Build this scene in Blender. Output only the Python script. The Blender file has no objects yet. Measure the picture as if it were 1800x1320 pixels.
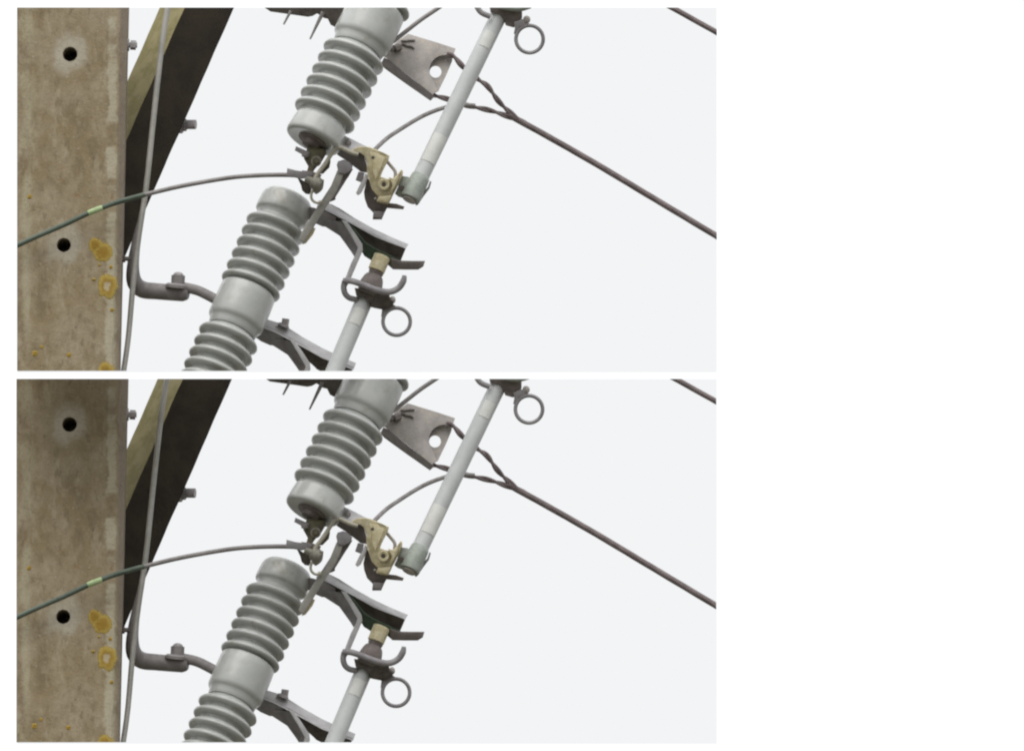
import bpy, bmesh, math, random
from mathutils import Vector, Matrix, noise
from mathutils.geometry import tessellate_polygon
R = math.radians
scene = bpy.context.scene
COL = scene.collection

# ------------------------------------------------------------------ camera
# everything is measured in photo pixels (1 px = 1.2 mm at the pole) and depth d (px, away from camera)
S = 0.0012
DIST = 40.0
PITCH = R(21)      # the photographer looks up at the equipment
H = 1.6 + DIST * math.sin(PITCH)            # height of the picture centre above the ground
cam_d = bpy.data.cameras.new("camera")
cam = bpy.data.objects.new("camera", cam_d)
COL.objects.link(cam)
cam.location = (0, -DIST * math.cos(PITCH), 1.6)
cam.rotation_euler = (R(90) + PITCH, 0, 0)
cam_d.sensor_width = 36.0
cam_d.lens = 36.0 * DIST / (1800 * S)
cam_d.clip_start = 1.0
cam_d.clip_end = 5000
scene.camera = cam

# ------------------------------------------------------------------ overcast sky and soft sun
SUN_EL, SUN_AZ = R(50), R(196)      # azimuth measured clockwise from +Y: behind the camera, to the left
w = bpy.data.worlds.new("World"); scene.world = w; w.use_nodes = True
nt = w.node_tree; nt.nodes.clear()
out = nt.nodes.new('ShaderNodeOutputWorld')
sky = nt.nodes.new('ShaderNodeTexSky'); sky.sky_type = 'NISHITA'; sky.sun_disc = False
sky.sun_elevation = SUN_EL; sky.sun_rotation = SUN_AZ
bg1 = nt.nodes.new('ShaderNodeBackground'); bg1.inputs[1].default_value = 0.10
nt.links.new(sky.outputs[0], bg1.inputs[0])
tc = nt.nodes.new('ShaderNodeTexCoord'); sx = nt.nodes.new('ShaderNodeSeparateXYZ')
nt.links.new(tc.outputs['Generated'], sx.inputs[0])
mx = nt.nodes.new('ShaderNodeMath'); mx.operation = 'MAXIMUM'; mx.inputs[1].default_value = 0
nt.links.new(sx.outputs[2], mx.inputs[0])
ma = nt.nodes.new('ShaderNodeMath'); ma.operation = 'MULTIPLY_ADD'      # cloud cover: brighter overhead
ma.inputs[1].default_value = 1.35; ma.inputs[2].default_value = 0.68
nt.links.new(mx.outputs[0], ma.inputs[0])
bg2 = nt.nodes.new('ShaderNodeBackground'); bg2.inputs[0].default_value = (0.985, 0.992, 1, 1)
nt.links.new(ma.outputs[0], bg2.inputs[1])
mix = nt.nodes.new('ShaderNodeMixShader'); mix.inputs[0].default_value = 0.92
nt.links.new(bg1.outputs[0], mix.inputs[1]); nt.links.new(bg2.outputs[0], mix.inputs[2])
nt.links.new(mix.outputs[0], out.inputs[0])

sl = bpy.data.lights.new("sun", 'SUN'); sl.energy = 1.2; sl.angle = R(45); sl.color = (1, 0.97, 0.92)
so = bpy.data.objects.new("sun", sl); COL.objects.link(so)
sd = Vector((math.sin(SUN_AZ) * math.cos(SUN_EL), math.cos(SUN_AZ) * math.cos(SUN_EL), math.sin(SUN_EL)))
so.rotation_euler = sd.to_track_quat('Z', 'Y').to_euler(); so.location = (0, -10, 30)

vs = scene.view_settings
vs.view_transform = 'Standard'; vs.look = 'None'; vs.exposure = 0; vs.gamma = 1; vs.use_curve_mapping = False
scene.render.engine = 'CYCLES'
scene.cycles.filter_width = 2.3

# ------------------------------------------------------------------ materials
def newmat(name):
    m = bpy.data.materials.new(name); m.use_nodes = True
    t = m.node_tree; b = t.nodes['Principled BSDF']
    return m, t, b
class NG:
    def __init__(s, t): s.t = t
    def math(s, op, a, b=None, c=None, clamp=False):
        n = s.t.nodes.new('ShaderNodeMath'); n.operation = op; n.use_clamp = clamp
        for i, v in enumerate((a, b, c)):
            if v is None: continue
            if isinstance(v, (int, float)): n.inputs[i].default_value = v
            else: s.t.links.new(v, n.inputs[i])
        return n.outputs[0]
    def mix(s, f, a, b):
        n = s.t.nodes.new('ShaderNodeMix'); n.data_type = 'RGBA'
        for i, v in ((0, f), (6, a), (7, b)):
            if isinstance(v, (int, float)): n.inputs[i].default_value = v
            elif isinstance(v, tuple): n.inputs[i].default_value = (*v, 1) if len(v) == 3 else v
            else: s.t.links.new(v, n.inputs[i])
        return n.outputs[2]
    def coords(s, scale=(1, 1, 1), loc=(0, 0, 0), rot=(0, 0, 0)):
        c = s.t.nodes.new('ShaderNodeTexCoord'); m = s.t.nodes.new('ShaderNodeMapping')
        m.inputs['Scale'].default_value = tuple(k / S for k in scale)
        m.inputs['Location'].default_value = loc; m.inputs['Rotation'].default_value = rot
        s.t.links.new(c.outputs['Object'], m.inputs[0]); return m.outputs[0]
    def noise(s, co, scale, detail=4, rough=0.55, dist=0):
        n = s.t.nodes.new('ShaderNodeTexNoise'); s.t.links.new(co, n.inputs['Vector'])
        n.inputs['Scale'].default_value = scale; n.inputs['Detail'].default_value = detail
        n.inputs['Roughness'].default_value = rough; n.inputs['Distortion'].default_value = dist
        return n.outputs[0]
    def step(s, v, lo, hi):
        n = s.t.nodes.new('ShaderNodeMapRange'); n.interpolation_type = 'SMOOTHSTEP'
        s.t.links.new(v, n.inputs[0]); n.inputs[1].default_value = lo; n.inputs[2].default_value = hi
        return n.outputs[0]
    def bump(s, h, b, strength, dist):
        n = s.t.nodes.new('ShaderNodeBump'); n.inputs['Strength'].default_value = strength
        n.inputs['Distance'].default_value = dist * S
        s.t.links.new(h, n.inputs['Height']); s.t.links.new(n.outputs[0], b.inputs['Normal'])

def surf(name, c1, c2, rough=0.6, metal=0.0, scale=0.03, spots=None, spot_amt=(0.62, 0.72), bump=0.25, coat=0.0):
    """weathered surface: two tones in soft blotches, optional spots of a third, fine relief"""
    m, t, b = newmat(name); g = NG(t); co = g.coords()
    n1 = g.noise(co, scale, 5, 0.6); n2 = g.noise(co, scale * 7, 4, 0.6)
    f = g.step(g.math('MULTIPLY_ADD', n2, 0.35, n1), 0.48, 0.86)
    col = g.mix(f, c1, c2)
    if spots:
        n3 = g.noise(co, scale * 2.3, 6, 0.7, 0.6)
        col = g.mix(g.step(n3, *spot_amt), col, spots)
    t.links.new(col, b.inputs['Base Color'])
    t.links.new(g.math('MULTIPLY_ADD', n2, 0.25, rough - 0.12), b.inputs['Roughness'])
    b.inputs['Metallic'].default_value = metal
    if coat:
        b.inputs['Coat Weight'].default_value = coat; b.inputs['Coat Roughness'].default_value = 0.12
    g.bump(n2, b, bump, 1.5)
    return m

def concrete():
    m, t, b = newmat('weathered_concrete'); g = NG(t); co = g.coords()
    sep = t.nodes.new('ShaderNodeSeparateXYZ'); t.links.new(co, sep.inputs[0]); X, Z = sep.outputs[0], sep.outputs[2]
    big = g.noise(co, 0.012, 4, 0.55); mid = g.noise(co, 0.05, 6, 0.65); fine = g.noise(co, 0.22, 5, 0.7)
    st = g.noise(g.coords((1, 1, 0.07)), 0.05, 5, 0.6)
    st2 = g.noise(g.coords((1, 1, 0.05), (40, 0, 9)), 0.09, 4, 0.6)
    med = g.noise(g.coords((1, 1, 0.28), (13, 7, 31)), 0.034, 6, 0.62)
    col = g.mix(g.step(big, 0.36, 0.64), (0.275, 0.212, 0.118), (0.345, 0.278, 0.182))
    col = g.mix(g.math('MULTIPLY', g.step(med, 0.50, 0.72), 0.45), col, (0.42, 0.355, 0.25))
    col = g.mix(g.math('MULTIPLY', g.step(med, 0.50, 0.30), 0.65), col, (0.170, 0.126, 0.070))
    col = g.mix(g.math('MULTIPLY', g.step(mid, 0.50, 0.70), 0.35), col, (0.43, 0.365, 0.26))
    col = g.mix(g.math('MULTIPLY', g.step(mid, 0.50, 0.30), 0.40), col, (0.18, 0.135, 0.078))
    col = g.mix(g.math('MULTIPLY', g.step(st, 0.52, 0.70), 0.55), col, (0.43, 0.37, 0.26))
    col = g.mix(g.math('MULTIPLY', g.step(st2, 0.54, 0.72), 0.65), col, (0.185, 0.14, 0.082))
    # pale lime runs near the left arris and broken pale patches along the chipped right arris
    def band(x0, wd):
        return g.step(g.math('ABSOLUTE', g.math('SUBTRACT', g.math('MULTIPLY_ADD', st, 40.0, X), x0 + 20)), wd, wd * 0.2)
    col = g.mix(g.math('MULTIPLY', g.math('MULTIPLY', band(-54, 15), g.step(med, 0.36, 0.60)), 0.6), col, (0.45, 0.41, 0.28))
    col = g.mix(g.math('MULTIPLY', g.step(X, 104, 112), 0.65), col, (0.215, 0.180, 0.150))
    ez = g.noise(g.coords((0.02, 1, 0.5), (3, 3, 77)), 0.03, 5, 0.65)
    ex = g.math('ABSOLUTE', g.math('SUBTRACT', g.math('MULTIPLY_ADD', mid, 26.0, X), 109))
    edge = g.math('MULTIPLY', g.step(ex, 11, 5), g.step(ez, 0.40, 0.52))
    col = g.mix(g.math('MULTIPLY', edge, 0.7), col, (0.50, 0.46, 0.34))
    # pale laitance rings round the two bolt holes
    for hx, hz in ((21, 558), (13, 221)):
        d = g.math('SQRT', g.math('ADD', g.math('POWER', g.math('ABSOLUTE', g.math('SUBTRACT', X, hx)), 2.0),
                                  g.math('POWER', g.math('ABSOLUTE', g.math('SUBTRACT', Z, hz)), 2.0)))
        d = g.math('MULTIPLY_ADD', med, 60.0, g.math('MULTIPLY_ADD', mid, 40.0, d))
        col = g.mix(g.math('MULTIPLY', g.step(d, 94, 68), 0.75), col, (0.50, 0.46, 0.37))
    # rust specks, dark pits, pale aggregate
    col = g.mix(g.math('MULTIPLY', g.step(g.noise(co, 0.06, 3, 0.6), 0.66, 0.76), 0.6), col, (0.29, 0.15, 0.06))
    col = g.mix(g.math('MULTIPLY', g.step(g.noise(g.coords((1, 1, 1), (50, 3, 5)), 0.16, 3, 0.6), 0.64, 0.74), 0.6), col, (0.50, 0.47, 0.38))
    col = g.mix(g.math('MULTIPLY', g.step(g.noise(g.coords((1, 1, 1), (7, 30, 5)), 0.19, 3, 0.6), 0.64, 0.74), 0.65), col, (0.09, 0.065, 0.04))
    col = g.mix(g.math('MULTIPLY', g.step(fine, 0.4, 0.65), 0.18), col, (0.12, 0.10, 0.07))
    col = g.mix(0.14, col, (0.115, 0.105, 0.085))
    t.links.new(col, b.inputs['Base Color']); b.inputs['Roughness'].default_value = 0.92
    b.inputs['Specular IOR Level'].default_value = 0.25
    g.bump(g.math('MULTIPLY_ADD', fine, 0.6, mid), b, 0.5, 4)
    return m

def lichen_mat():
    m, t, b = newmat('yellow_lichen'); g = NG(t); co = g.coords()
    n = g.noise(co, 0.12, 5, 0.65)
    at = t.nodes.new('ShaderNodeAttribute'); at.attribute_name = 'radial'
    ringy = g.math('GREATER_THAN', at.outputs['Fac'], 1.5)
    u = g.math('SUBTRACT', at.outputs['Fac'], g.math('MULTIPLY', ringy, 2.0))
    u = g.math('ADD', u, g.math('MULTIPLY_ADD', n, 0.6, -0.3))
    col = g.mix(g.step(u, 0.35, 0.8), (0.27, 0.165, 0.022), (0.37, 0.265, 0.06))
    col = g.mix(g.math('MULTIPLY', g.step(u, 0.75, 1.05), 0.7), col, (0.40, 0.33, 0.13))
    col = g.mix(g.math('MULTIPLY', g.math('MULTIPLY', ringy, g.step(u, 0.42, 0.2)), 0.85), col, (0.42, 0.36, 0.24))
    t.links.new(col, b.inputs['Base Color']); b.inputs['Roughness'].default_value = 0.95
    g.bump(n, b, 0.5, 2)
    t.links.new(g.step(g.math('ADD', u, g.math('MULTIPLY_ADD', g.noise(co, 0.35, 3), 0.5, -0.25)), 1.05, 0.72), b.inputs['Alpha'])
    return m

M = {
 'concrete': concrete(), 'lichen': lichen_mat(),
 'beam': surf('creosoted_dark_timber', (0.018, 0.013, 0.008), (0.034, 0.026, 0.015), 0.95, 0, 0.02, bump=0.4),
 'beam_olive': surf('olive_timber', (0.17, 0.148, 0.055), (0.26, 0.225, 0.11), 0.9, 0, 0.03, (0.29, 0.25, 0.21), bump=0.4),
 'porcelain': surf('grey_glazed_porcelain', (0.395, 0.405, 0.385), (0.47, 0.48, 0.465), 0.36, 0, 0.012, (0.33, 0.315, 0.265), (0.54, 0.74), 0.05, 0.4),
 'tube': surf('grey_painted_fibre_tube', (0.50, 0.515, 0.515), (0.57, 0.585, 0.585), 0.55, 0, 0.02, bump=0.08),
 'label': surf('pale_paper_label', (0.62, 0.62, 0.59), (0.69, 0.69, 0.66), 0.6, 0, 0.05, bump=0.05),
 'galv': surf('weathered_galvanised_steel', (0.24, 0.225, 0.235), (0.35, 0.333, 0.345), 0.62, 0.15, 0.04, (0.20, 0.18, 0.16), (0.6, 0.75), 0.3),
 'steel': surf('dull_painted_steel', (0.185, 0.168, 0.165), (0.265, 0.245, 0.243), 0.6, 0.1, 0.04, (0.15, 0.13, 0.115), (0.58, 0.75), 0.3),
 'galvlight': surf('pale_galvanised_steel', (0.46, 0.45, 0.455), (0.58, 0.57, 0.575), 0.6, 0.2, 0.04, bump=0.25),
 'darkmetal': surf('dark_oxidised_metal', (0.075, 0.062, 0.052), (0.14, 0.12, 0.105), 0.65, 0.3, 0.05, (0.18, 0.13, 0.09), bump=0.4),
 'brown': surf('brown_cast_metal', (0.15, 0.125, 0.115), (0.23, 0.20, 0.185), 0.65, 0.2, 0.05, bump=0.4),
 'brass': surf('tarnished_brass_casting', (0.48, 0.41, 0.23), (0.68, 0.61, 0.42), 0.6, 0.05, 0.09, (0.40, 0.39, 0.28), (0.52, 0.68), 0.7),
 'verdigris': surf('verdigris_copper', (0.045, 0.085, 0.06), (0.10, 0.135, 0.09), 0.7, 0.2, 0.05, (0.14, 0.16, 0.09), bump=0.4),
 'greencast': surf('green_grey_bronze', (0.26, 0.29, 0.25), (0.40, 0.43, 0.39), 0.6, 0.1, 0.06, (0.15, 0.15, 0.12), (0.6, 0.7), 0.4),
 'palewire': surf('pale_oxidised_wire', (0.36, 0.34, 0.27), (0.48, 0.45, 0.37), 0.6, 0.1, 0.05, bump=0.2),
 'palewire2': surf('grey_bronze_bolt', (0.20, 0.19, 0.155), (0.31, 0.30, 0.25), 0.6, 0.2, 0.06, bump=0.5),
 'olivemetal': surf('olive_tarnished_copper', (0.085, 0.065, 0.055), (0.17, 0.17, 0.09), 0.7, 0.2, 0.035, (0.10, 0.13, 0.11), bump=0.4),
 'wire': surf('dull_aluminium_wire', (0.22, 0.205, 0.20), (0.32, 0.30, 0.295), 0.6, 0.3, 0.05, bump=0.2),
 'linewire': surf('oxidised_stranded_wire', (0.155, 0.125, 0.125), (0.25, 0.205, 0.205), 0.65, 0.3, 0.04, bump=0.3),
 'greenwire': surf('green_sheathed_wire', (0.060, 0.085, 0.060), (0.105, 0.130, 0.098), 0.55, 0, 0.03, bump=0.2),
 'marker': surf('pale_green_tape', (0.30, 0.42, 0.19), (0.44, 0.55, 0.30), 0.6, 0, 0.1, bump=0.2),
 'plate': surf('rusty_zinc_plate', (0.325, 0.30, 0.28), (0.455, 0.42, 0.395), 0.7, 0.1, 0.03, (0.54, 0.46, 0.35), (0.55, 0.68), 0.35),
 'bolt': surf('zinc_bolt', (0.26, 0.24, 0.24), (0.36, 0.34, 0.34), 0.6, 0.3, 0.06, bump=0.3),
 'rod': surf('grey_coated_steel_rod', (0.245, 0.24, 0.21), (0.335, 0.325, 0.295), 0.55, 0.1, 0.02, (0.26, 0.23, 0.19), bump=0.2),
}
def sky_mat():
    m, t, b = newmat('overcast_sky'); t.nodes.remove(b)
    e = t.nodes.new('ShaderNodeEmission'); e.inputs[0].default_value = (0.893, 0.905, 0.914, 1)
    t.links.new(e.outputs[0], t.nodes['Material Output'].inputs[0]); return m
M['sky'] = sky_mat()
M['ground'] = surf('meadow', (0.070, 0.068, 0.050), (0.115, 0.108, 0.085), 0.95, 0, 0.0004, bump=0)

# ------------------------------------------------------------------ mesh helpers (all coordinates px, py, d)
PX0, PX1, PY0, PY1 = 30, 1260, 14, 652          # where the view of the place ends
OFF = [0, 0]                                    # where this view of the place stands in the picture
TILTM = Matrix.Rotation(PITCH, 3, 'X')
def L(p): return Vector((p[0] * S, p[2] * S, -p[1] * S))
def W(p): return TILTM @ L((p[0] + OFF[0] - 900, p[1] + OFF[1] - 660, p[2])) + Vector((0, 0, H))
TAN = math.tan(PITCH)
def plumb(p): return (p[0], p[1], p[2] + (330 - p[1]) * TAN)      # depth of something that stands upright

def tube(bm, pts, rad, seg=14, caps=True, sub=4):
    """round bar along a smoothed path; rad is a number or one per point"""
    P = [Vector(p) for p in pts]
    rr = rad if isinstance(rad, (list, tuple)) else [rad] * len(P)
    if len(P) > 2 and sub > 1:
        Q, q = [], []
        for i in range(len(P) - 1):
            p0, p1, p2, p3 = P[max(i-1, 0)], P[i], P[i+1], P[min(i+2, len(P)-1)]
            for k in range(sub):
                u = k / sub
                Q.append(0.5 * ((2*p1) + (p2-p0)*u + (2*p0-5*p1+4*p2-p3)*u*u + (3*p1-p0-3*p2+p3)*u**3))
                q.append(rr[i] + (rr[i+1]-rr[i]) * u)
        Q.append(P[-1]); q.append(rr[-1]); P, rr = Q, q
    rings = []; nrm = None
    for i, p in enumerate(P):
        t = (P[min(i+1, len(P)-1)] - P[max(i-1, 0)]).normalized()
        if nrm is None:
            nrm = t.cross(Vector((0, 0, 1)))
            if nrm.length < 0.1: nrm = t.cross(Vector((1, 0, 0)))
        nrm = (nrm - t * nrm.dot(t)).normalized(); bi = t.cross(nrm)
        rings.append([bm.verts.new(p + (nrm * math.cos(a) + bi * math.sin(a)) * rr[i])
                      for a in (2*math.pi*k/seg for k in range(seg))])
    for a, b in zip(rings, rings[1:]):
        for k in range(seg):
            bm.faces.new((a[k], a[(k+1) % seg], b[(k+1) % seg], b[k]))
    if caps:
        bm.faces.new(rings[0][::-1]); bm.faces.new(rings[-1])

def lathe(bm, c, axis, prof, seg=48, closed=True):
    c = Vector(c); a = Vector(axis).normalized()
    n = a.cross(Vector((0, 0, 1)))
    if n.length < 0.1: n = a.cross(Vector((1, 0, 0)))
    n.normalize(); b = a.cross(n); rings = []
    for t, r in prof:
        rings.append([bm.verts.new(c + a*t + (n*math.cos(k*2*math.pi/seg) + b*math.sin(k*2*math.pi/seg))*max(r, 0.01)) for k in range(seg)])
    for p, q in zip(rings, rings[1:]):
        for k in range(seg): bm.faces.new((p[k], p[(k+1) % seg], q[(k+1) % seg], q[k]))
    if closed:
        bm.faces.new(rings[0][::-1]); bm.faces.new(rings[-1])

def slab(bm, pts, th, d=0, bev=1.0, back=None):
    """plate with the outline pts (px,py[,d]) and thickness th going away from the camera"""
    F = [Vector((p[0], p[1], p[2] if len(p) > 2 else d)) for p in pts]
    B = [Vector((*(back[i] if back else F[i].xy), F[i].z + th)) for i in range(len(F))]
    vf = [bm.verts.new(p) for p in F]; vb = [bm.verts.new(p) for p in B]; n = len(F)
    f = bm.faces.new(vf); g = bm.faces.new(vb[::-1]); ed = list(f.edges) + list(g.edges)
    for i in range(n): bm.faces.new((vf[i], vb[i], vb[(i+1) % n], vf[(i+1) % n]))
    if bev:
        bmesh.ops.recalc_face_normals(bm, faces=list({fc for e in ed for fc in e.link_faces}))
        bmesh.ops.bevel(bm, geom=ed, offset=bev, segments=2, affect='EDGES', profile=0.5, clamp_overlap=True)

def holed(bm, outer, holes, d, th):
    """plate with round holes through it"""
    loops = [[Vector((x, y, 0)) for x, y in outer]] + [[Vector((hx + r*math.cos(k*math.pi/12), hy + r*math.sin(k*math.pi/12), 0)) for k in range(24)] for hx, hy, r in holes]
    flat = [p for l in loops for p in l]; tris = tessellate_polygon(loops)
    vf = [bm.verts.new((p.x, p.y, d)) for p in flat]; vb = [bm.verts.new((p.x, p.y, d + th)) for p in flat]
    for a, b, c in tris:
        bm.faces.new((vf[a], vf[b], vf[c])); bm.faces.new((vb[c], vb[b], vb[a]))
    o = 0
    for l in loops:
        n = len(l)
        for i in range(n):
            bm.faces.new((vf[o+i], vf[o+(i+1) % n], vb[o+(i+1) % n], vb[o+i]))
        o += n

def ball(bm, c, r, sq=(1, 1, 1)):
    m = Matrix.Translation(Vector(c)) @ Matrix.Diagonal((r*sq[0], r*sq[1], r*sq[2], 1))
    bmesh.ops.create_uvsphere(bm, u_segments=18, v_segments=12, radius=1, matrix=m)

def hexa(bm, p0, p1, r):
    tube(bm, [p0, p1], r, seg=6)

def obj(name, bm, mat, parent=None, anchor=None, smooth=35, fill=True, trim=True, up=False):
    """trim to the view, turn px into metres round the anchor, link as one mesh object"""
    if up:
        for v in bm.verts: v.co = plumb(v.co)
    if trim:
        z = DIST / S; cx, cy = 900 - OFF[0], 660 - OFF[1]
        for co, no in (((PX0, 0, 0), (-z, 0, PX0 - cx)), ((PX1, 0, 0), (z, 0, cx - PX1)), ((0, PY0, 0), (0, -z, PY0 - cy)), ((0, PY1, 0), (0, z, cy - PY1))):
            no = Vector(no).normalized()
            if any((v.co - Vector(co)).dot(no) > 1e-4 for v in bm.verts):
                r = bmesh.ops.bisect_plane(bm, geom=bm.verts[:] + bm.edges[:] + bm.faces[:], plane_co=co, plane_no=no, clear_outer=True)
                if fill:
                    cut = [e for e in r['geom_cut'] if isinstance(e, bmesh.types.BMEdge) and e.is_valid and e.is_boundary]
                    if cut: bmesh.ops.holes_fill(bm, edges=cut, sides=0)
    a = W(anchor); la = L(anchor)
    for v in bm.verts: v.co = L(v.co) - la
    bmesh.ops.recalc_face_normals(bm, faces=bm.faces[:])
    me = bpy.data.meshes.new(name); bm.to_mesh(me); bm.free()
    mats = mat if isinstance(mat, list) else [mat]
    for m in mats: me.materials.append(M[m])
    for p in me.polygons: p.use_smooth = True
    me.set_sharp_from_angle(angle=R(smooth))
    o = bpy.data.objects.new(name, me); COL.objects.link(o)
    if parent: o.parent = parent
    else: o.location = a; o.rotation_euler = (PITCH, 0, 0)
    return o

class Thing:
    def __init__(s, name, label, cat, group, anchor):
        s.a = anchor
        s.o = bpy.data.objects.new(name, None); COL.objects.link(s.o); s.o.location = W(anchor); s.o.rotation_euler = (PITCH, 0, 0)
        s.o.empty_display_size = 0.05
        tag(s.o, label, cat, group)
    def part(s, name, mat, fn, parent=None, **k):
        bm = bmesh.new(); fn(bm)
        return obj(name, bm, mat, parent or s.o, s.a, **k)
def tag(o, label, cat, group):
    o['label'] = label; o['category'] = cat; o['group'] = group
def single(name, mat, fn, label, cat, group, anchor, **k):
    bm = bmesh.new(); fn(bm); o = obj(name, bm, mat, None, anchor, **k); tag(o, label, cat, group); return o

# ------------------------------------------------------------------ setting
bm = bmesh.new()
bmesh.ops.create_circle(bm, cap_ends=True, radius=4000, segments=96)
me = bpy.data.meshes.new('ground'); bm.to_mesh(me); bm.free(); me.materials.append(M['ground'])
g_ = bpy.data.objects.new('ground', me); COL.objects.link(g_); g_['kind'] = 'structure'
for oy in (0, 652):                      # the pale sky behind each of the two views
    bm = bmesh.new(); d = 900; f = 1 + d * S / DIST
    c = lambda x, y: W((900 + (x-900)*f, 660 + (y-660)*f, d))
    ps = [c(30, 14+oy), c(1260, 14+oy), c(1260, 652+oy), c(30, 652+oy)]
    v = [bm.verts.new(p) for p in ps]; v2 = [bm.verts.new(p + Vector((0, 0.01, 0))) for p in ps]
    bm.faces.new(v); bm.faces.new(v2[::-1])
    for i in range(4): bm.faces.new((v[i], v2[i], v2[(i+1) % 4], v[(i+1) % 4]))
    bmesh.ops.recalc_face_normals(bm, faces=bm.faces[:])
    me = bpy.data.meshes.new('sky'); bm.to_mesh(me); bm.free(); me.materials.append(M['sky'])
    o = bpy.data.objects.new('sky', me); COL.objects.link(o); o['kind'] = 'structure'

def build_place():
    # ------------------------------------------------------------------ concrete pole
    rng = random.Random(4)
    pole = Thing('concrete_pole', 'weathered beige concrete pole with two bolt holes and yellow lichen', 'pole', 'concrete poles', (100, 652, 0))
    def pole_mesh(bm):
        Y0, Y1 = PY0 - 25, PY1 + 25; ys = [Y0 + (Y1-Y0)*i/86 for i in range(87)]
        xr = lambda y: 222 - (y-14)*10/638
        def xe(y):
            return xr(y) - 13 + 3.5*noise.noise((y*0.02, 0, 0)) + 2.2*noise.noise((y*0.09, 5, 0)) - (7 if 185 < y < 215 else 0)*noise.noise((y*.1, 9, 1))
        outer = [(xe(y), y) for y in ys] + [(-10, Y1), (-10, Y0)]
        holes = [(121, 94, 13), (113, 431, 12.5)]
        loops = [[Vector((x, y, 0)) for x, y in outer]]
        for hx, hy, r in holes:
            loops.append([Vector((hx + (r + 0.7*noise.noise((k, hx, 0)))*math.cos(k*math.pi/16), hy + (r + 0.7*noise.noise((k*.7, hy, 3)))*math.sin(k*math.pi/16), 0)) for k in range(32)])
        flat = [p for l in loops for p in l]
        vf = [bm.verts.new(p) for p in flat]
        for a, b, c in tessellate_polygon(loops): bm.faces.new((vf[a], vf[b], vf[c]))
        o = len(loops[0])
        for l in loops[1:]:                         # blind bolt holes
            n = len(l); vb = [bm.verts.new((p.x + 3, p.y + 14, 112)) for p in l]
            for i in range(n): bm.faces.new((vf[o+i], vf[o+(i+1) % n], vb[(i+1) % n], vb[i]))
            bm.faces.new(vb); o += n
        n = len(ys)
        ch = [bm.verts.new((xr(y) + 0.8*noise.noise((y*.05, 2, 2)), y, 13)) for y in ys]
        bk = [bm.verts.new((xr(y), y, 130)) for y in ys]
        for i in range(n-1):
            bm.faces.new((vf[i], vf[i+1], ch[i+1], ch[i])); bm.faces.new((ch[i], ch[i+1], bk[i+1], bk[i]))
        l0 = bm.verts.new((-10, Y0, 130)); l1 = bm.verts.new((-10, Y1, 130))
        bm.faces.new(bk + [l1, l0])
        bm.faces.new((vf[n], vf[n+1], l0, l1))
        bm.faces.new((vf[n+1], vf[0], ch[0], bk[0], l0)); bm.faces.new((vf[n-1], vf[n], l1, bk[-1], ch[-1]))
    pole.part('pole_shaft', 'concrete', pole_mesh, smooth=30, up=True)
    def lichen(cx, cy, r, seed, ring=False, sqx=1.0):
        def f(bm):
            rings = []; lay = bm.verts.layers.float.new('radial')
            for i in range(7):
                u = i / 6; ring_ = []
                for k in range(30):
                    a = k*2*math.pi/30
                    rr = r*u*(1 + 0.22*noise.noise((math.cos(a)*1.3, math.sin(a)*1.3, seed)) + 0.07*noise.noise((math.cos(a)*4, math.sin(a)*4, seed+3)))
                    h = 3.2*(1-u**3)*(0.7+0.5*noise.noise((rr*.3*math.cos(a), rr*.3*math.sin(a), seed)))
                    if ring: h *= 0.35 + 0.9*min(1, u*1.6)
                    v_ = bm.verts.new((cx + rr*math.cos(a)*sqx, cy + rr*math.sin(a), 0.6-max(h, 0))); v_[lay] = u + (2 if ring else 0); ring_.append(v_)
                rings.append(ring_)
            for p, q in zip(rings[1:], rings[2:]):
                for k in range(30): bm.faces.new((p[k], p[(k+1) % 30], q[(k+1) % 30], q[k]))
            bm.faces.new(rings[1])
            for v in rings[0]: bm.verts.remove(v)
        return f
    pole.part('lichen_patch', 'lichen', lichen(181, 445, 20, 1.3), fill=False, smooth=60, up=True)
    pole.part('lichen_patch', 'lichen', lichen(168, 431, 14, 8.3), fill=False, smooth=60, up=True)
    pole.part('lichen_patch', 'lichen', lichen(190, 503, 26, 4.1, True, 0.72), fill=False, smooth=60, up=True)
    pole.part('lichen_patch', 'lichen', lichen(189, 653, 18, 6.7), fill=False, smooth=60, up=True)
    for k, (lx, ly, lr) in enumerate(((64, 622, 6), (124, 624, 5), (52, 346, 5), (76, 610, 3.5), (196, 470, 4), (176, 466, 3), (166, 492, 3.5), (199, 545, 4))):
        pole.part('lichen_patch', 'lichen', lichen(lx, ly, lr, 11.7 + k*2.3), fill=False, smooth=60, up=True)
    def f(bm):
        tube(bm, [(212, 77, 60), (238, 77, 60)], 5, 12); hexa(bm, (226, 77, 60), (236, 77.5, 60), 8.5); lathe(bm, (220, 77, 60), (1, 0, 0), [(0, 11), (4, 11)], 20)
    pole.part('bolt', 'bolt', f, up=True)
    def f(bm):
        tube(bm, [(208, 455, 60), (229, 455, 60)], 4, 12); hexa(bm, (214, 455, 60), (220, 455, 60), 6.5)
    pole.part('bolt', 'darkmetal', f, up=True)

    # ------------------------------------------------------------------ timber brace behind the pole
    brace = Thing('brace_beam', 'dark diagonal beam with olive upper face slanting out behind the concrete pole', 'beam', 'diagonal brace beams', (225, 440, 220))
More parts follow.
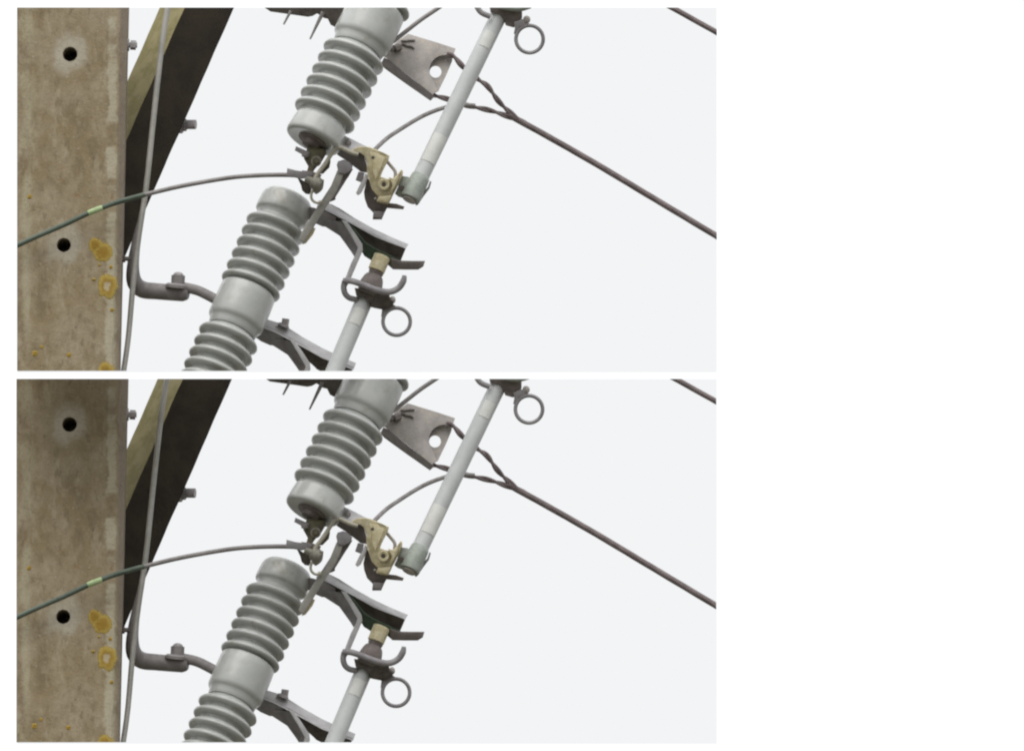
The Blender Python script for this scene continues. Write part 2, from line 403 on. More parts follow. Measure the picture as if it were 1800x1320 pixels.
    def beam_mesh(bm):
        u = Vector((-134, 312, 0)).normalized()          # along the beam, down to the left
        n = Vector((-u.y, u.x, 0))                       # across, towards the right edge
        if n.x < 0: n = -n
        edge = Vector((404, 15, 180)); ph = R(30); wd, tk = 92, 84
        a = n*math.cos(ph) - Vector((0, 0, 1))*0 ; a = (n*math.cos(ph) + Vector((0, 0, math.sin(ph)))).normalized()
        b = (-n*math.sin(ph) + Vector((0, 0, math.cos(ph)))).normalized()
        sh = edge - a*wd                                  # shared arris, nearest the camera
        q = [sh, sh + a*wd, sh + a*wd + b*tk, sh + b*tk]
        st = [-60 + 620*i/40 for i in range(41)]
        rings = []
        for s in st:
            rings.append([bm.verts.new(p + u*s + Vector((1.2*noise.noise((s*.02, j*3.0, 0)), 0, 0))) for j, p in enumerate(q)])
        for r0, r1 in zip(rings, rings[1:]):
            for k in range(4):
                fc = bm.faces.new((r0[k], r0[(k+1) % 4], r1[(k+1) % 4], r1[k]))
                fc.material_index = 1 if k == 3 else 0  # upper left face gets the paler olive tone, the others the dark one
        bm.faces.new(rings[0]); bm.faces.new(rings[-1])
    brace.part('beam', ['beam', 'beam_olive'], beam_mesh, up=True)
    def f(bm):
        tube(bm, [(300, 216, 215), (340, 216, 205)], 8.5, 14); lathe(bm, (308, 217, 213), (1, 0, -.25), [(0, 15), (8, 15), (9, 13)], 24)
        hexa(bm, (317, 217, 211), (323, 217, 209), 11)
    brace.part('bolt', 'bolt', f, up=True)

    # ------------------------------------------------------------------ grey rod running down past the brace
    single('steel_rod', 'rod', lambda bm: tube(bm, [(293, 0, 60), (291, 14, 60), (281, 82, 58), (268, 205, 56), (256, 327, 54), (244, 412, 52), (235, 490, 50), (227, 590, 48), (219, 652, 46), (217, 670, 46)], [5, 5, 5, 5, 5, 5, 5, 4.8, 4.8, 4.8], 16),
           'thin grey steel rod running steeply down in front of the dark beam', 'rod', 'thin steel rods', (219, 652, 3), up=True)

    # ------------------------------------------------------------------ L-shaped pin bracket
    br = Thing('pin_bracket', 'grey L-shaped bar bracket with bolt holding the ribbed insulator off the pole', 'bracket', 'pin brackets', (235, 520, 45))
    br.part('bar', 'steel', lambda bm: tube(bm, [(252, 352, 66), (245, 390, 56), (238, 428, 44), (233, 470, 34), (236, 496, 32), (250, 509, 42), (275, 512, 36), (300, 514, 30), (322, 516, 26), (331, 517, 24)], [3, 5, 8, 11, 14, 15, 14.5, 14.5, 14, 9], 18))
    br.part('pin', 'steel', lambda bm: tube(bm, [(322, 505, 26), (345, 510, 22), (365, 519, 18), (400, 538, 10)], 9, 16))
    def f(bm):
        hexa(bm, (312, 504, 22), (313, 484, 22), 12); ball(bm, (313, 485, 22), 9.5, (1, 0.75, 1))
        lathe(bm, (308, 506, 20), (0.1, -1, 0), [(0, 18), (5, 18), (8, 14)], 24)
    br.part('bolt', 'bolt', f)

    # ------------------------------------------------------------------ insulators
    TILT = R(21)
    def insul_axis(lean):
        return Vector((-math.sin(lean)*math.cos(TILT), math.cos(lean)*math.cos(TILT), -math.sin(TILT)))
    def shed_prof(t):
        return [(t-11.75, 40), (t-10.2, 40.3), (t-8.2, 42.2), (t-5, 47.2), (t-2, 51.6), (t+1, 54.2), (t+3.5, 55), (t+5.8, 54.2), (t+7.4, 52), (t+8, 48.5), (t+7.8, 44.5), (t+8.4, 41.2), (t+9.8, 40), (t+11.75, 40)]
    COLLAR = [(11.75, 40), (11.8, 45.5), (13.5, 48.6), (17, 49.9), (30, 50.4), (60, 50.8), (73, 50.8), (77, 50.2), (80, 48.6), (82, 46.6), (84.5, 45.2), (90, 44.4), (94, 43.6), (96.2, 42.5), (96.25, 40)]
    CAPT = [(-182, 0.1), (-182, 20), (-181, 34), (-178, 41), (-173, 45), (-166, 47), (-150, 48), (-143, 48), (-140, 47.3), (-138.5, 45.8), (-137.5, 43.5), (-133, 41), (-129.25, 40)]
    CAPB = [(237.25, 40), (239.5, 41), (243, 44.6), (248, 46.3), (262, 47.6), (272, 48.6), (276, 48.6), (279, 47.4), (280.8, 44.5), (280.9, 41), (280.2, 36), (279, 28), (278.5, 0.1)]
    def insulator(th, c, lean, sc, top, bot, ups, downs, label=None):
        ax = insul_axis(lean)
        L = lambda prof, closed=False: (lambda bm: lathe(bm, c, ax, [(t*sc, r*sc) for t, r in prof], 64, closed))
        t0 = -150 if top else -23.5*(len(ups)-1) - 12
        t1 = 264 if bot else 108 + 23.5*(len(downs)) + 12
        core = th.part('insulator', 'porcelain', L([(t0, 38), (t1, 38)], True))
        if top: th.part('end_cap', 'porcelain', L(CAPT), core, smooth=50, fill=False)
        if bot: th.part('end_cap', 'porcelain', L(CAPB), core, smooth=50, fill=False)
        th.part('collar', 'porcelain', L(COLLAR), core, smooth=50, fill=False)
        for k in ups: th.part('shed', 'porcelain', L(shed_prof(-23.5*k)), core, smooth=50, fill=False)
        for k in downs: th.part('shed', 'porcelain', L(shed_prof(108 + 23.5*k)), core, smooth=50, fill=False)
        return core

    # ---- upper cutout
    lean1 = math.atan2(10, 20.7)
    ax1 = insul_axis(lean1); sc1 = 1.045
    c1 = Vector((622, 97, 62)) - ax1*(108*sc1)
    up = Thing('fuse_cutout', 'ribbed grey porcelain fuse cutout ending in a brass hinge casting', 'fuse cutout', 'cutouts with brass hinges', (560, 260, 0))
    up.part('cap_insert', 'brown', lambda bm: lathe(bm, c1, ax1, [(t*sc1, r*sc1) for t, r in ((276, 25), (281, 25), (282.5, 23), (283, 16), (290, 14), (290.2, 0.1))], 40))
    insulator(up, c1, lean1, sc1, False, True, range(0, 1), range(6))
    def f(bm):
        slab(bm, [(440, -10), (464, 12), (474, 18.7), (505, 23), (540, 28), (548, 26.5), (556, 22), (563, 26), (568, 30), (575, 31.5), (580, 42), (600, 52), (625, 20), (618, -10)], 40, 95, 3)
    mb = up.part('mounting_bracket', 'darkmetal', f)
    up.part('split_pin', 'wire', lambda bm: tube(bm, [(510, 18, 92), (497.5, 42, 88)], [2.8, 1.6], 8), mb)
    up.part('split_pin', 'wire', lambda bm: tube(bm, [(567, 20, 92), (544, 68, 88)], [3.8, 1.6], 8), mb)
    # hinge bracket: grey arm turning into the brass casting
    def f(bm):
        slab(bm, [(594, 233, 22), (606, 239, 22), (621, 246, 18), (645, 258, 12), (664, 266, 8), (660, 290, -6), (645, 288, -6), (640, 275, -4), (629, 267.5, -2), (616, 267.5, -2), (596, 260, 2)], 20, 0, 2.5)
    up.part('hinge_arm', 'galvlight', f)
    BR = [(640, 258), (652, 259.5), (662, 263.5), (674, 269), (685, 274), (683, 281.5), (679.5, 288), (672.5, 302), (669, 311), (677.6, 314), (684, 315.5), (690.5, 315), (698, 308), (705.5, 298), (708.5, 301), (708, 308), (703, 319), (699.5, 327), (695, 336), (691, 343), (688, 350), (683, 359.5), (672, 358), (662, 355), (665, 346), (659, 340), (654, 334), (649, 318), (646.5, 310), (645, 302), (645.5, 285), (640, 274), (629, 267), (616, 267), (622, 262), (630, 258)]
    def f(bm):
        slab(bm, [(x, y, -10 - 8*math.sin((y-258)/100*math.pi) + 4*noise.noise((x*.08, y*.08, 0))) for x, y in BR], 14, 0, 1.8)
        slab(bm, [(650, 268, -15), (664, 270, -15), (678, 277, -15), (668, 300, -21), (660, 318, -22), (655, 300, -21), (654, 284, -18)], 6, 0, 2.5)
        slab(bm, [(666, 346, -22), (690, 344, -22), (683, 358, -22), (664, 354, -22)], 8, 0, 2)
    hc = up.part('hinge_casting', 'brass', f)
    def f(bm):
        c = (675, 325, -22)
        for r0, r1, d0, d1 in ((6, 10, -4, 4),):
            lathe(bm, c, (0, 0, 1), [(d1, 4.2), (d1, r1), (d0+1, r1), (d0, r1-1), (d0, r0), (d0+1, 4.2), (d1, 4.2)], 28, False)
    up.part('pivot_boss', 'brass', f, hc)
    up.part('pivot_pin', 'darkmetal', lambda bm: lathe(bm, (675, 325, -22), (0, 0, 1), [(-2, 4), (20, 4)], 18), hc)
    def f(bm):       # rear cheek and underside of the hinge
        slab(bm, [(596, 262, 10), (616, 266, 0), (629, 267, -2), (640, 275, -4), (645, 290, -6), (645, 304, -4), (633, 302, 18), (624, 291, 26), (606, 281, 28), (592, 272, 26)], 10, 0, 1)
        slab(bm, [(646, 312, -2), (656, 330, -4), (668, 344, -4), (684, 350, -4), (682, 363, -6), (676, 374, 12), (671, 386, 22), (655, 386, 22), (656, 374, 16), (646, 364, 16), (641, 350, 14), (639.5, 338, 8), (643, 322, 4)], 12, 0, 1.5)
    up.part('hinge_cheek', 'brown', f)
    up.part('hinge_foot', 'galv', lambda bm: slab(bm, [(657, 371, 4), (676, 372, 4), (671, 384, 6), (655, 382, 6)], 14, 0, 2))
    def f(bm):
        slab(bm, [(643, 304, -8), (647.5, 311, -8), (641, 328, -8), (635, 340, -8), (629.5, 344, -8), (625.5, 340, -8), (632, 326, -8), (638, 316, -8)], 7, 0, 1.2)
    up.part('trigger_lever', 'galvlight', f)
    up.part('stop_lug', 'galv', lambda bm: slab(bm, [(630, 302, 6), (641, 304, 6), (637, 322, 6), (625, 317, 6)], 12, 0, 1.2))
    up.part('spring_prong', 'brown', lambda bm: slab(bm, [(672, 352, 0), (684, 357, -1), (697, 358.5, -2), (711, 363.5, -4), (709, 368.5, -4), (696, 367.5, 0), (680, 366, 2), (670, 362, 2)], 8, 0, 1.5))
    up.part('link_wire', 'plate', lambda bm: tube(bm, [(679, 283, 2), (688, 293, 2), (695, 303, 2), (694, 316, 2)], 3, 10))
    # terminal clamp under the insulator
    def f(bm):
        slab(bm, [(541, 258, -6), (572, 262, -8), (574, 270, -10), (566, 284, -14), (554, 297, -16), (548, 306, -16), (539, 304, -14), (542, 293, -12), (534, 279, -8)], 22, 0, 2)
        slab(bm, [(570, 285, -8), (581, 278, -8), (581, 286, -8), (579, 295, -8), (568, 306, -8), (560, 306, -8)], 10, 0, 1.5)
    tcl = up.part('terminal_strap', 'olivemetal', f)
    up.part('strap_tab', 'galv', lambda bm: slab(bm, [(520.5, 257.5, -10), (545, 268, -10), (543, 277, -10), (531, 272, -10), (518, 265, -10)], 8, 0, 1.2), tcl)
    def f(bm):
        slab(bm, [(522, 311, -10), (530, 316, -12), (548, 327, -14), (547, 336, -10), (544, 342, -4), (537, 341, -2), (531, 335, -2), (529, 326, -4)], 16, 0, 1.5)
    up.part('lower_tab', 'darkmetal', f, tcl)
    up.part('hook_wire', 'palewire', lambda bm: tube(bm, [(630, 272, -14), (618, 269, -14), (607, 264, -15), (597, 259.5, -16), (589, 262, -18), (583, 271, -19), (570, 291, -21), (558, 307, -23), (553.5, 316, -24)], 3.8, 12), tcl)
    def f(bm):
        lathe(bm, (538, 313, -18), (1, 0.55, -.1), [(0, 6), (1, 7), (12, 7.5), (14, 11.5), (22, 13), (29, 10.5), (31, 6)], 24)
        tube(bm, [(562, 316, -22), (560, 330, -20), (553, 339, -18)], [8, 8, 4.5], 14)
    up.part('clamp_bolt', 'palewire2', f, tcl)
    up.part('pull_loop', 'palewire', lambda bm: tube(bm, [(552, 332, -22), (548, 340, -22), (547.5, 348, -22), (551, 354, -22), (558, 357, -22), (566, 354, -20)], 2.4, 10), tcl)
    def f(bm):
        hexa(bm, (536, 272, -18), (537, 272, -6), 6.5); tube(bm, [(536, 272, -23), (537, 272, -6)], 3, 10)
    up.part('nut', 'bolt', f, tcl)
    def f(bm):
        hexa(bm, (556, 284, -26), (556, 284, -12), 7); tube(bm, [(556, 284, -31), (556, 284, -12)], 3.2, 10)
    up.part('nut', 'olivemetal', f, tcl)
    up.part('washer', 'palewire2', lambda bm: lathe(bm, (556, 284, -18), (0, 0, 1), [(-2, 9.5), (1, 9.5)], 20), tcl)
    up.part('clamp_jaw', 'brown', lambda bm: slab(bm, [(531, 300, -20), (550, 302, -24), (566, 308, -24), (560, 317, -24), (544, 318, -22), (530, 312, -20)], 12, 0, 2.5), tcl)
    up.part('rivet', 'darkmetal', lambda bm: ball(bm, (656, 277, -17), 3, (1, 1, .6)), hc)
    up.part('rivet', 'palewire2', lambda bm: ball(bm, (660, 350, -23), 2.6, (1, 1, .6)), hc)
    up.part('hinge_stop', 'brass', lambda bm: slab(bm, [(683, 312, -26), (694, 314, -26), (702, 304, -27), (700, 318, -27), (693, 332, -26), (686, 340, -25), (690, 326, -26)], 8, 0, 2), hc)
    def f(bm):
        hexa(bm, (612, 252, 4), (611, 249, 16), 6); tube(bm, [(613, 253, -1), (611, 249, 16)], 3, 10)
    up.part('bolt', 'bolt', f)
    # swinging ejector lever
    def f(bm):
        slab(bm, [(593, 300, -10), (605, 304, -10), (598, 324, -12), (588, 344, -14), (570, 370, -16), (549, 404, -18), (536, 425, -20), (530, 426, -20), (526, 420, -20), (530, 409, -18), (546, 383, -16), (567, 350, -14), (582, 327, -12)], 9, 0, 1.6)
    lv = up.part('ejector_lever', 'rod', f)
    up.part('lever_web', 'brown', lambda bm: slab(bm, [(604, 303, -6), (621, 297, 0), (612, 312, 6), (600, 327, 8), (589, 342, 8), (590, 351, 8), (586, 353, 6), (578, 356, 0), (588, 342, -8), (598, 324, -8)], 6, 0, 0.8), lv)
    def f(bm):
        slab(bm, [(592, 290, -14), (594.5, 284, -13), (604, 281, -12), (614, 285, -12), (620, 292, -12), (618, 300, -12), (606, 307, -14), (595, 305, -15)], 20, 0, 4)
    up.part('lever_head', 'galv', f, lv)
    up.part('lever_shoe', 'brass', lambda bm: slab(bm, [(549, 399, -12), (555, 402, -12), (550, 413, -12), (538, 428, -14), (531, 430, -14), (535, 421, -14)], 10, 0, 1.2), lv)

    # ---- upper fuse tube
    ft = Thing('fuse_tube', 'long pale grey fuse tube with two stickers slanting down to a brass hinge', 'fuse tube', 'fuse tubes on brass hinges', (719, 356, -10))
    ta, tb = Vector((875, 29, 118)), Vector((736, 318, 2)); td = (tb-ta).normalized()
    barrel = ft.part('barrel', 'tube', lambda bm: tube(bm, [ta - td*6, tb + td*10], 14.8, 32, sub=1))
    def sticker(th, a, d, t0, t1, rad, ang0, ang1, par, mat='label'):
        def f(bm):
            n = Vector((0, 0, -1)); n = (n - d*n.dot(d)).normalized(); b = d.cross(n)
            rows = []
            for t in (t0, t1):
                for rr in (rad + 0.8,):
                    rows.append([bm.verts.new(a + d*t + (n*math.cos(x) + b*math.sin(x))*rr) for x in (ang0 + (ang1-ang0)*i/10 for i in range(11))])
            inn = [[bm.verts.new(v.co - ((v.co - a) - d*(v.co-a).dot(d)).normalized()*1.2) for v in r] for r in rows]
            for i in range(10):
                bm.faces.new((rows[0][i], rows[0][i+1], rows[1][i+1], rows[1][i])); bm.faces.new((inn[0][i], inn[1][i], inn[1][i+1], inn[0][i+1]))
                for r in (0, 1): bm.faces.new((rows[r][i], inn[r][i], inn[r][i+1], rows[r][i+1]))
            for i in (0, 10): bm.faces.new((rows[0][i], rows[1][i], inn[1][i], inn[0][i]))
        return th.part('sticker', mat, f, par)
    sticker(ft, ta, td, 35, 66, 14.8, R(-40), R(35), barrel)
    sticker(ft, ta, td, 250, 306, 14.8, R(-55), R(52), barrel)
    def f(bm):
        lathe(bm, tb, td, [(-10, 15.4), (-8, 16.5), (0, 17.2), (26, 18), (36, 18.4), (38, 17.5), (38.5, 13), (35, 11.5), (34, 0.1)], 32)
    fe = ft.part('ferrule', 'greencast', f)
    def f(bm):
        slab(bm, [(702, 309, -8), (718, 311, -12), (728, 322, -14), (722, 340, -14), (712, 350, -12), (700, 346, -8), (694, 341, -6), (700, 328, -8)], 18, 0, 2)
    tr = ft.part('trunnion', 'greencast', f)
    ft.part('trunnion_hole', 'darkmetal', lambda bm: lathe(bm, (707, 331, -13), (0, 0, 1), [(-1, 4.5), (8, 4.5)], 16), tr)
    ft.part('end_disc', 'plate', lambda bm: lathe(bm, tb + td*39, td, [(-4, 11), (1, 13), (2.5, 12), (3, 9), (3.2, .1)], 28), fe)
    ft.part('flip_lever', 'galv', lambda bm: slab(bm, [(756, 318, 2), (758.5, 320, 2), (755, 332, 0), (745, 345, -2), (735, 360, -4), (731, 362, -4), (730, 356, -4), (742, 340, 0), (752, 329, 2)], 9, 0, 1))
    def ring(bm, c, R0, r):
        c = Vector(c); n = 48; prev = []
        for k in range(n):
            a = 2*math.pi*k/n; u = Vector((math.cos(a), math.sin(a), 0))
            prev.append([bm.verts.new(c + u*(R0 + r*math.cos(b)) + Vector((0, 0, 1.3*r*math.sin(b)))) for b in (2*math.pi*j/12 for j in range(12))])
        for k in range(n):
            p, q = prev[k], prev[(k+1) % n]
            for j in range(12): bm.faces.new((p[j], p[(j+1) % 12], q[(j+1) % 12], q[j]))
    def f(bm):
        slab(bm, [(858, -6, 98), (925, -6, 98), (918, 14, 100), (918, 30, 102), (912, 40, 104), (903, 47, 104), (889, 43, 104), (886, 34, 104), (878, 24, 100), (862, 20, 98)], 30, 0, 3)
    tcst = ft.part('top_casting', 'brown', f)
    ft.part('latch_hook', 'galv', lambda bm: tube(bm, [(832, -2, 96), (838, 10, 96), (846, 21, 96), (862, 28, 96)], 5, 12), tcst)
    ft.part('hook_arm', 'greencast', lambda bm: tube(bm, [(872, 6, 92), (895, 12, 92), (915, 13, 92), (932, 8, 92)], 6, 12), tcst)
    ft.part('stud', 'plate', lambda bm: ball(bm, (926, 33, 104), 6.5, (1, 1.1, 1)), tcst)
    pr = ft.part('pull_ring', 'galv', lambda bm: ring(bm, (931, 67.5, 104), 24, 3.4), smooth=80)
    ft.part('ring_neck', 'galv', lambda bm: slab(bm, [(903, 38, 100), (918, 32, 100), (930, 40, 101), (918, 46, 101), (911, 52, 101), (907, 60, 101), (903, 58, 101), (905, 48, 100)], 7, 0, 1.5), pr)

    # ---- lower cutout
    lean2 = math.atan2(8.6, 20.25)
    lo = Thing('fuse_cutout', 'ribbed grey porcelain fuse cutout with rounded top and hooked contact arm', 'fuse cutout', 'cutouts with contact arms', (400, 652, 0))
    insulator(lo, Vector((442, 500, 15.4)), lean2, 1.0, True, False, range(6), range(5))
    def contact_arm(th, ox, oy, od, cut):
        q = lambda pts: [(p[0]+ox, p[1]+oy, p[2]+od) for p in pts]
        TOP = [(560, 352), (582.4, 358.6), (597, 366), (623, 383), (658, 402.5), (687, 416), (717.6, 429)]
        BOT = [(713, 437), (687, 427.5), (658, 416), (623, 396.5), (592, 380), (572.5, 370), (556, 364)]
        arm = th.part('contact_arm', 'galvlight', lambda bm: slab(bm, q([(x, y, 60) for x, y in TOP] + [(x, y + cut, 44) for x, y in BOT]), 5, 0, 1.4))
        th.part('arm_channel', 'darkmetal', lambda bm: slab(bm, q([(556, 364, 47), (572.5, 370, 47), (592, 380, 47), (623, 396.5, 47), (658, 416, 47), (687, 427.5, 47), (713, 437, 47), (704.4, 457, 84), (690, 458, 84), (668, 450, 84), (648, 440, 82), (630, 420, 78), (605, 396, 66), (575, 382, 58)]), 5, 0, 0.5), arm)
        th.part('arm_root', 'galv', lambda bm: slab(bm, q([(540, 362, 50), (573, 370, 46), (590, 382, 46), (590, 393, 54), (583, 399, 64), (566, 398, 66), (550, 391, 64), (535, 380, 60)]), 14, 0, 3), arm)
        yk = th.part('yoke', 'galv', lambda bm: slab(bm, q([(576, 386, 52), (603, 390, 46), (630, 435, 42), (628, 444, 42), (623, 452, 46), (610, 432, 58), (597, 410, 66), (581, 400, 68), (566, 396, 66)]), 4, 0, 0.8), arm)
        th.part('yoke_edge', 'galvlight', lambda bm: slab(bm, q([(600, 387, 40), (609, 389, 40), (624, 410, 38), (636.5, 429, 36), (637.5, 440, 36), (629, 460, 35), (617, 488, 34), (611, 501, 34), (601.5, 513, 34), (599, 508, 34), (607, 488, 34), (617, 462, 35), (626.5, 443, 36), (628.5, 435, 36), (616, 413, 38)]), 6, 0, 1.3), yk)
        return arm
    arm = contact_arm(lo, 0, 0, 0, 0)
    def f(bm):
        slab(bm, [(596, 386, 44), (608, 389, 43), (621, 399, 43), (632, 413, 42), (641, 424, 42), (655, 434, 42), (674, 443, 42), (689, 450, 42), (706, 458, 42), (700, 472, 50), (690, 473, 52), (682, 466, 52), (668, 462, 52), (652, 457.5, 52), (640, 450, 52), (633, 438, 50), (626, 424, 49), (612, 406, 47)], 7, 0, 1.5)
    lo.part('spring_strip', 'verdigris', f, arm)
    lo.part('guide_horn', 'brown', lambda bm: slab(bm, [(686, 452, 42), (696, 456, 40), (704, 458, 40), (724, 458.5, 40), (747, 458.5, 40), (744, 468.5, 38), (735, 474, 42), (712, 474, 44), (690, 473.5, 46), (685, 464, 46)], 12, 0, 2.5), arm)
    third = contact_arm(lo, -92, 209, -12, 4.5)
    def f(bm):
        hexa(bm, (500, 574, 40), (502, 560, 40), 6.5); lathe(bm, (497, 574, 40), (0.4, -1, 0), [(0, 11), (4, 10), (6, 6)], 20)
    lo.part('bolt', 'bolt', f, third)

    # ---- lower fuse tube
    f2 = Thing('fuse_tube', 'short stretch of grey fuse tube clipped under the hooked contact arm', 'fuse tube', 'fuse tubes under contact arms', (588, 652, -10))
    ua, ub = Vector((640, 528, 42)), Vector((583, 664, -14)); ud = (ub-ua).normalized()
    barrel = f2.part('barrel', 'tube', lambda bm: tube(bm, [ua - ud*8, ub], 15.4, 32, sub=1))
    sticker(f2, ua, ud, 22, 53, 15.4, R(-38), R(38), barrel)
    cp = Vector((671, 452, 44))
    f2.part('contact_cap', 'brass', lambda bm: lathe(bm, cp, Vector((-10, 24, -6)), [(-3, 10), (-2, 14), (0, 15), (20, 15), (26, 15), (27, 14), (27.5, 8)], 32))
    f2.part('cap_ferrule', 'brown', lambda bm: lathe(bm, Vector((662, 476, 40)), Vector((-12, 30, -9)), [(-3, 12.5), (4, 13.5), (8, 12), (11, 15.5), (16, 18), (26, 20.5), (32, 20.5), (44, 19), (48, 16)], 32))
    def f(bm):
        slab(bm, [(623, 506, 20), (640, 508, 16), (662, 514, 16), (684, 517, 18), (686, 525, 20), (692, 530, 22), (691, 537, 24), (680, 543, 24), (671, 544, 24), (660, 542, 22), (651.6, 540, 20), (650, 531, 18), (640, 523, 16), (626, 520, 18)], 28, 0, 3)
    cst = f2.part('casting', 'darkmetal', f)
    f2.part('hook_arm', 'galv', lambda bm: tube(bm, [(604, 494, 16), (617, 494, 12), (632, 498.5, 8), (654, 507, 6), (671, 512, 6), (687, 513, 8), (701, 506, 9), (709, 494, 9), (711, 484, 9)], [5.5, 5.5, 5.6, 5.6, 5.6, 5.6, 5.8, 5.8, 3.6], 14), cst)
    f2.part('hook_loop', 'galv', lambda bm: tube(bm, [(606, 494, 17), (604, 506, 18), (607, 517, 20), (615, 524, 24), (628, 527, 30)], [5.2, 5.2, 5.2, 5.2, 5], 12), cst)
    f2.part('stud', 'plate', lambda bm: ball(bm, (690, 527, 32), 6, (0.9, 1.15, 1)), cst)
    pr = f2.part('pull_ring', 'galv', lambda bm: ring(bm, (697, 565.3, 36), 24, 3.4), smooth=80)
    f2.part('ring_neck', 'galv', lambda bm: slab(bm, [(671, 536, 32), (686, 531, 32), (697, 539, 33), (684, 545, 33), (677, 551, 33), (674, 559, 33), (669.5, 557, 33), (671, 546, 32)], 7, 0, 1.5), pr)

    # ------------------------------------------------------------------ anchor plate, line wire and leads
    ap = Thing('anchor_plate', 'brownish grey metal plate with round hole gripped by the strained line wire', 'plate', 'anchor plates', (720, 170, 140))
    def tilted(fn):                       # the plate leans back a little
        def g(bm):
            fn(bm)
            for v in bm.verts: v.co.z += (115 - v.co.y) * 0.55
        return g
    ARC = [(782 + 28*math.cos(a), 122 + 27*math.sin(a)) for a in (R(290 - 150*i/14) for i in range(15))]
    def f(bm):
        slab(bm, [(672, 96, 140), (700, 68, 140), (716.7, 56.7, 140), (760, 70, 140), (800.5, 83, 140), (796, 96.5, 140)] + [(x, y, 140) for x, y in ARC] + [(768, 158, 140), (760, 165.5, 140), (720, 133, 140), (682, 103, 140)], 9, 0, 1.2)
    fp = ap.part('front_plate', 'plate', tilted(f))
    ap.part('back_plate', 'plate', tilted(lambda bm: holed(bm, [(690, 100), (720, 60), (760, 73), (797, 86), (794, 106), (784, 130), (770, 159), (760, 164)], [(765, 124.5, 10.5)], 156, 8)))
    ap.part('plate_flange', 'brown', tilted(lambda bm: slab(bm, [(674, 99, 141), (682, 103, 141), (720, 133.5, 141), (760.5, 166, 141), (764, 168, 143), (756, 175.5, 190), (715, 147, 190), (675, 118, 190), (668, 110, 188)], 4, 0, 0.8)))
    def f(bm):
        tube(bm, [(704, 69, 138), (712, 69.5, 138), (720, 68.5, 138), (728.5, 68.5, 138)], 1.5, 8)
        tube(bm, [(705, 75, 138), (711, 76.5, 138), (716, 79, 138), (721, 79, 138), (727, 83, 138)], 1.7, 8)
    ap.part('tie_wire', 'darkmetal', tilted(f), fp)
    def f(bm):
        hexa(bm, (692, 84, 128), (702, 81, 136), 7); tube(bm, [(686, 86, 126), (696, 82, 134)], 4.5, 12)
    ap.part('bolt', 'darkmetal', tilted(f), fp)

    def path_pts(pts, step):
        P = [Vector(p) for p in pts]; Q = []
        for i in range(len(P)-1):
            p0, p1, p2, p3 = P[max(i-1, 0)], P[i], P[i+1], P[min(i+2, len(P)-1)]
            n = max(2, int((p2-p1).length/step))
            for k in range(n):
                u = k/n
                Q.append(0.5*((2*p1)+(p2-p0)*u+(2*p0-5*p1+4*p2-p3)*u*u+(3*p1-p0-3*p2+p3)*u**3))
        return Q + [P[-1]]
    def rope(bm, pts, n, amp, r, pitch, step=5, seg=8):
        Q = path_pts(pts, step); acc = 0; fr = []; nrm = None
        for i, p in enumerate(Q):
            t = (Q[min(i+1, len(Q)-1)] - Q[max(i-1, 0)]).normalized()
            if nrm is None: nrm = t.cross(Vector((0, 0, 1))).normalized()
            nrm = (nrm - t*nrm.dot(t)).normalized()
            if i: acc += (p - Q[i-1]).length
            fr.append((p, nrm.copy(), t.cross(nrm), acc))
        for s in range(n):
            o = 2*math.pi*s/n
            tube(bm, [p + (a*math.cos(o + 2*math.pi*l/pitch) + b*math.sin(o + 2*math.pi*l/pitch))*amp for p, a, b, l in fr], r, seg, sub=1)
    lw = Thing('line_wire', 'thick strained line wire forking into two twisted legs at the anchor plate', 'wire', 'strained line wires', (1260, 412, 150))
    main = lw.part('conductor', 'linewire', lambda bm: rope(bm, [(895, 200, 150), (908, 208, 150), (970.6, 242.5, 150), (1052, 289, 150), (1134, 338, 150), (1262, 414.5, 150), (1290, 431, 150)], 7, 2.2, 3.5, 420))
    lw.part('upper_leg', 'linewire', lambda bm: rope(bm, [(786, 94, 152), (797, 97, 150), (815, 117, 150), (842, 139, 150), (857, 150, 150), (877, 177, 150), (900, 199, 150), (925, 217, 150)], 2, 2.4, 3.0, 62, 3))
    lw.part('lower_leg', 'linewire', lambda bm: rope(bm, [(752, 160, 152), (763, 166, 150), (788, 173, 150), (818, 183, 150), (857, 191.5, 150), (877, 197.5, 150), (905, 208, 150), (930, 219, 150)], 2, 2.3, 2.9, 72, 3))

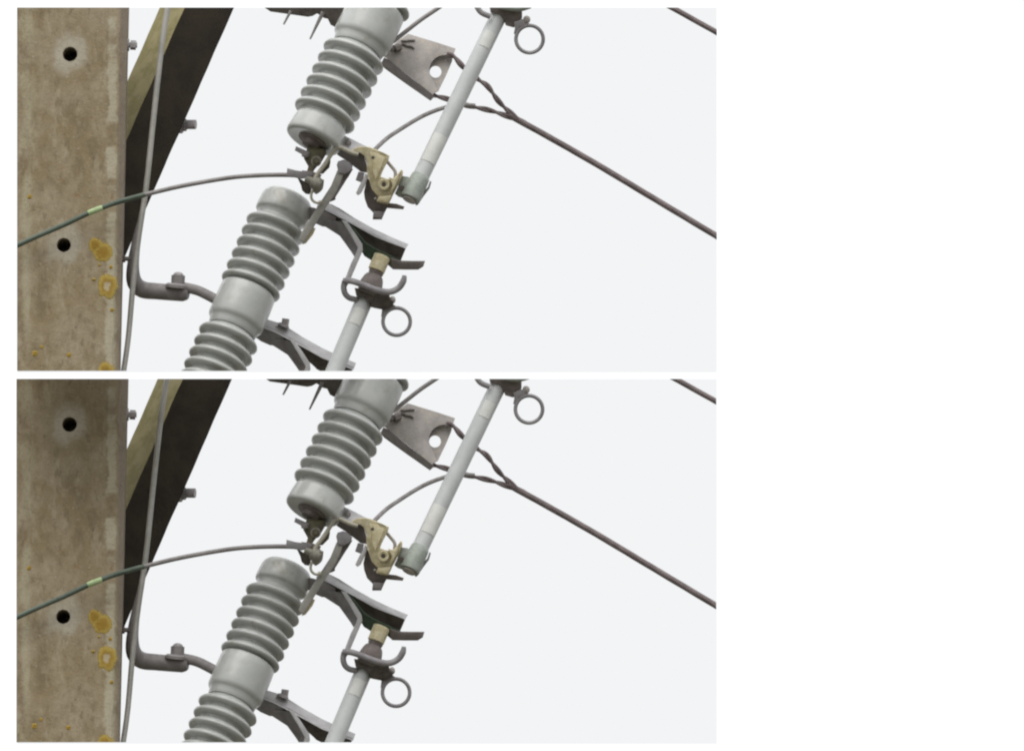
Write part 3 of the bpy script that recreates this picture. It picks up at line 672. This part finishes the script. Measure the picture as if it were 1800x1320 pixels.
    single('lead_wire', 'wire', lambda bm: tube(bm, [(835, 184, 138), (805, 183, 134), (780, 188, 126), (753, 198, 110), (730, 210, 92), (704, 226.5, 66), (680, 243, 40), (658, 264, 8)], 3.8, 12),
           'thin grey lead wire arching from the line wire down to the brass hinge', 'wire', 'arching lead wires', (658, 264, 8))
    single('lead_wire', 'wire', lambda bm: tube(bm, [(790, -3, 150), (768, 13, 146), (740, 32, 140), (712, 54, 130), (690, 72, 122)], 3.9, 12),
           'straight thin grey lead wire passing behind the ribbed insulator above the anchor plate', 'wire', 'short lead wires above the plates', (698, 66, 126))
    single('line_wire', 'linewire', lambda bm: rope(bm, [(1150, -8, 200), (1190, 14, 200), (1225, 33.5, 200), (1262, 54, 200), (1290, 70, 200)], 7, 1.9, 3.2, 420),
           'lone stretch of thick wire crossing open sky, touching nothing else', 'wire', 'lone wires in the sky', (1225, 33, 200))

    gw = Thing('sheathed_wire', 'green and grey wire bowing across the face of the concrete pole', 'wire', 'green sheathed wires', (30, 433, -30))
    GP = [(10, 442, -70), (30, 433, -68), (60, 419, -64), (90, 406, -60), (120, 393, -56), (160, 374, -50), (205, 357, -44), (255, 343, -38)]
    GP2 = [(255, 343, -38), (320, 327.5, -30), (400, 313.5, -22), (450, 309, -20), (500, 308, -18), (538, 310, -16)]
    gw.part('sheath', 'greenwire', lambda bm: tube(bm, GP, 4.5, 14))
    gw.part('bare_end', 'wire', lambda bm: tube(bm, [(248, 344.8, -39)] + GP2, 4.0, 14))
    gw.part('marker_tape', 'marker', lambda bm: tube(bm, [(156, 375.8, -50.6), (168, 370.6, -49), (181, 366, -47.2)], [4.9, 5.0, 4.9], 14))
    gw.part('terminal_sleeve', 'galv', lambda bm: slab(bm, [(505, 296, -26), (520, 300, -26), (541, 303, -26), (550, 306, -24), (546, 313, -24), (530, 315, -24), (504, 310, -26)], 14, 0, 2.5))

# the photograph shows the same place twice, the second view 652 px below the first
for OFF[:] in ([0, 0], [-1, 652]):
    build_place()
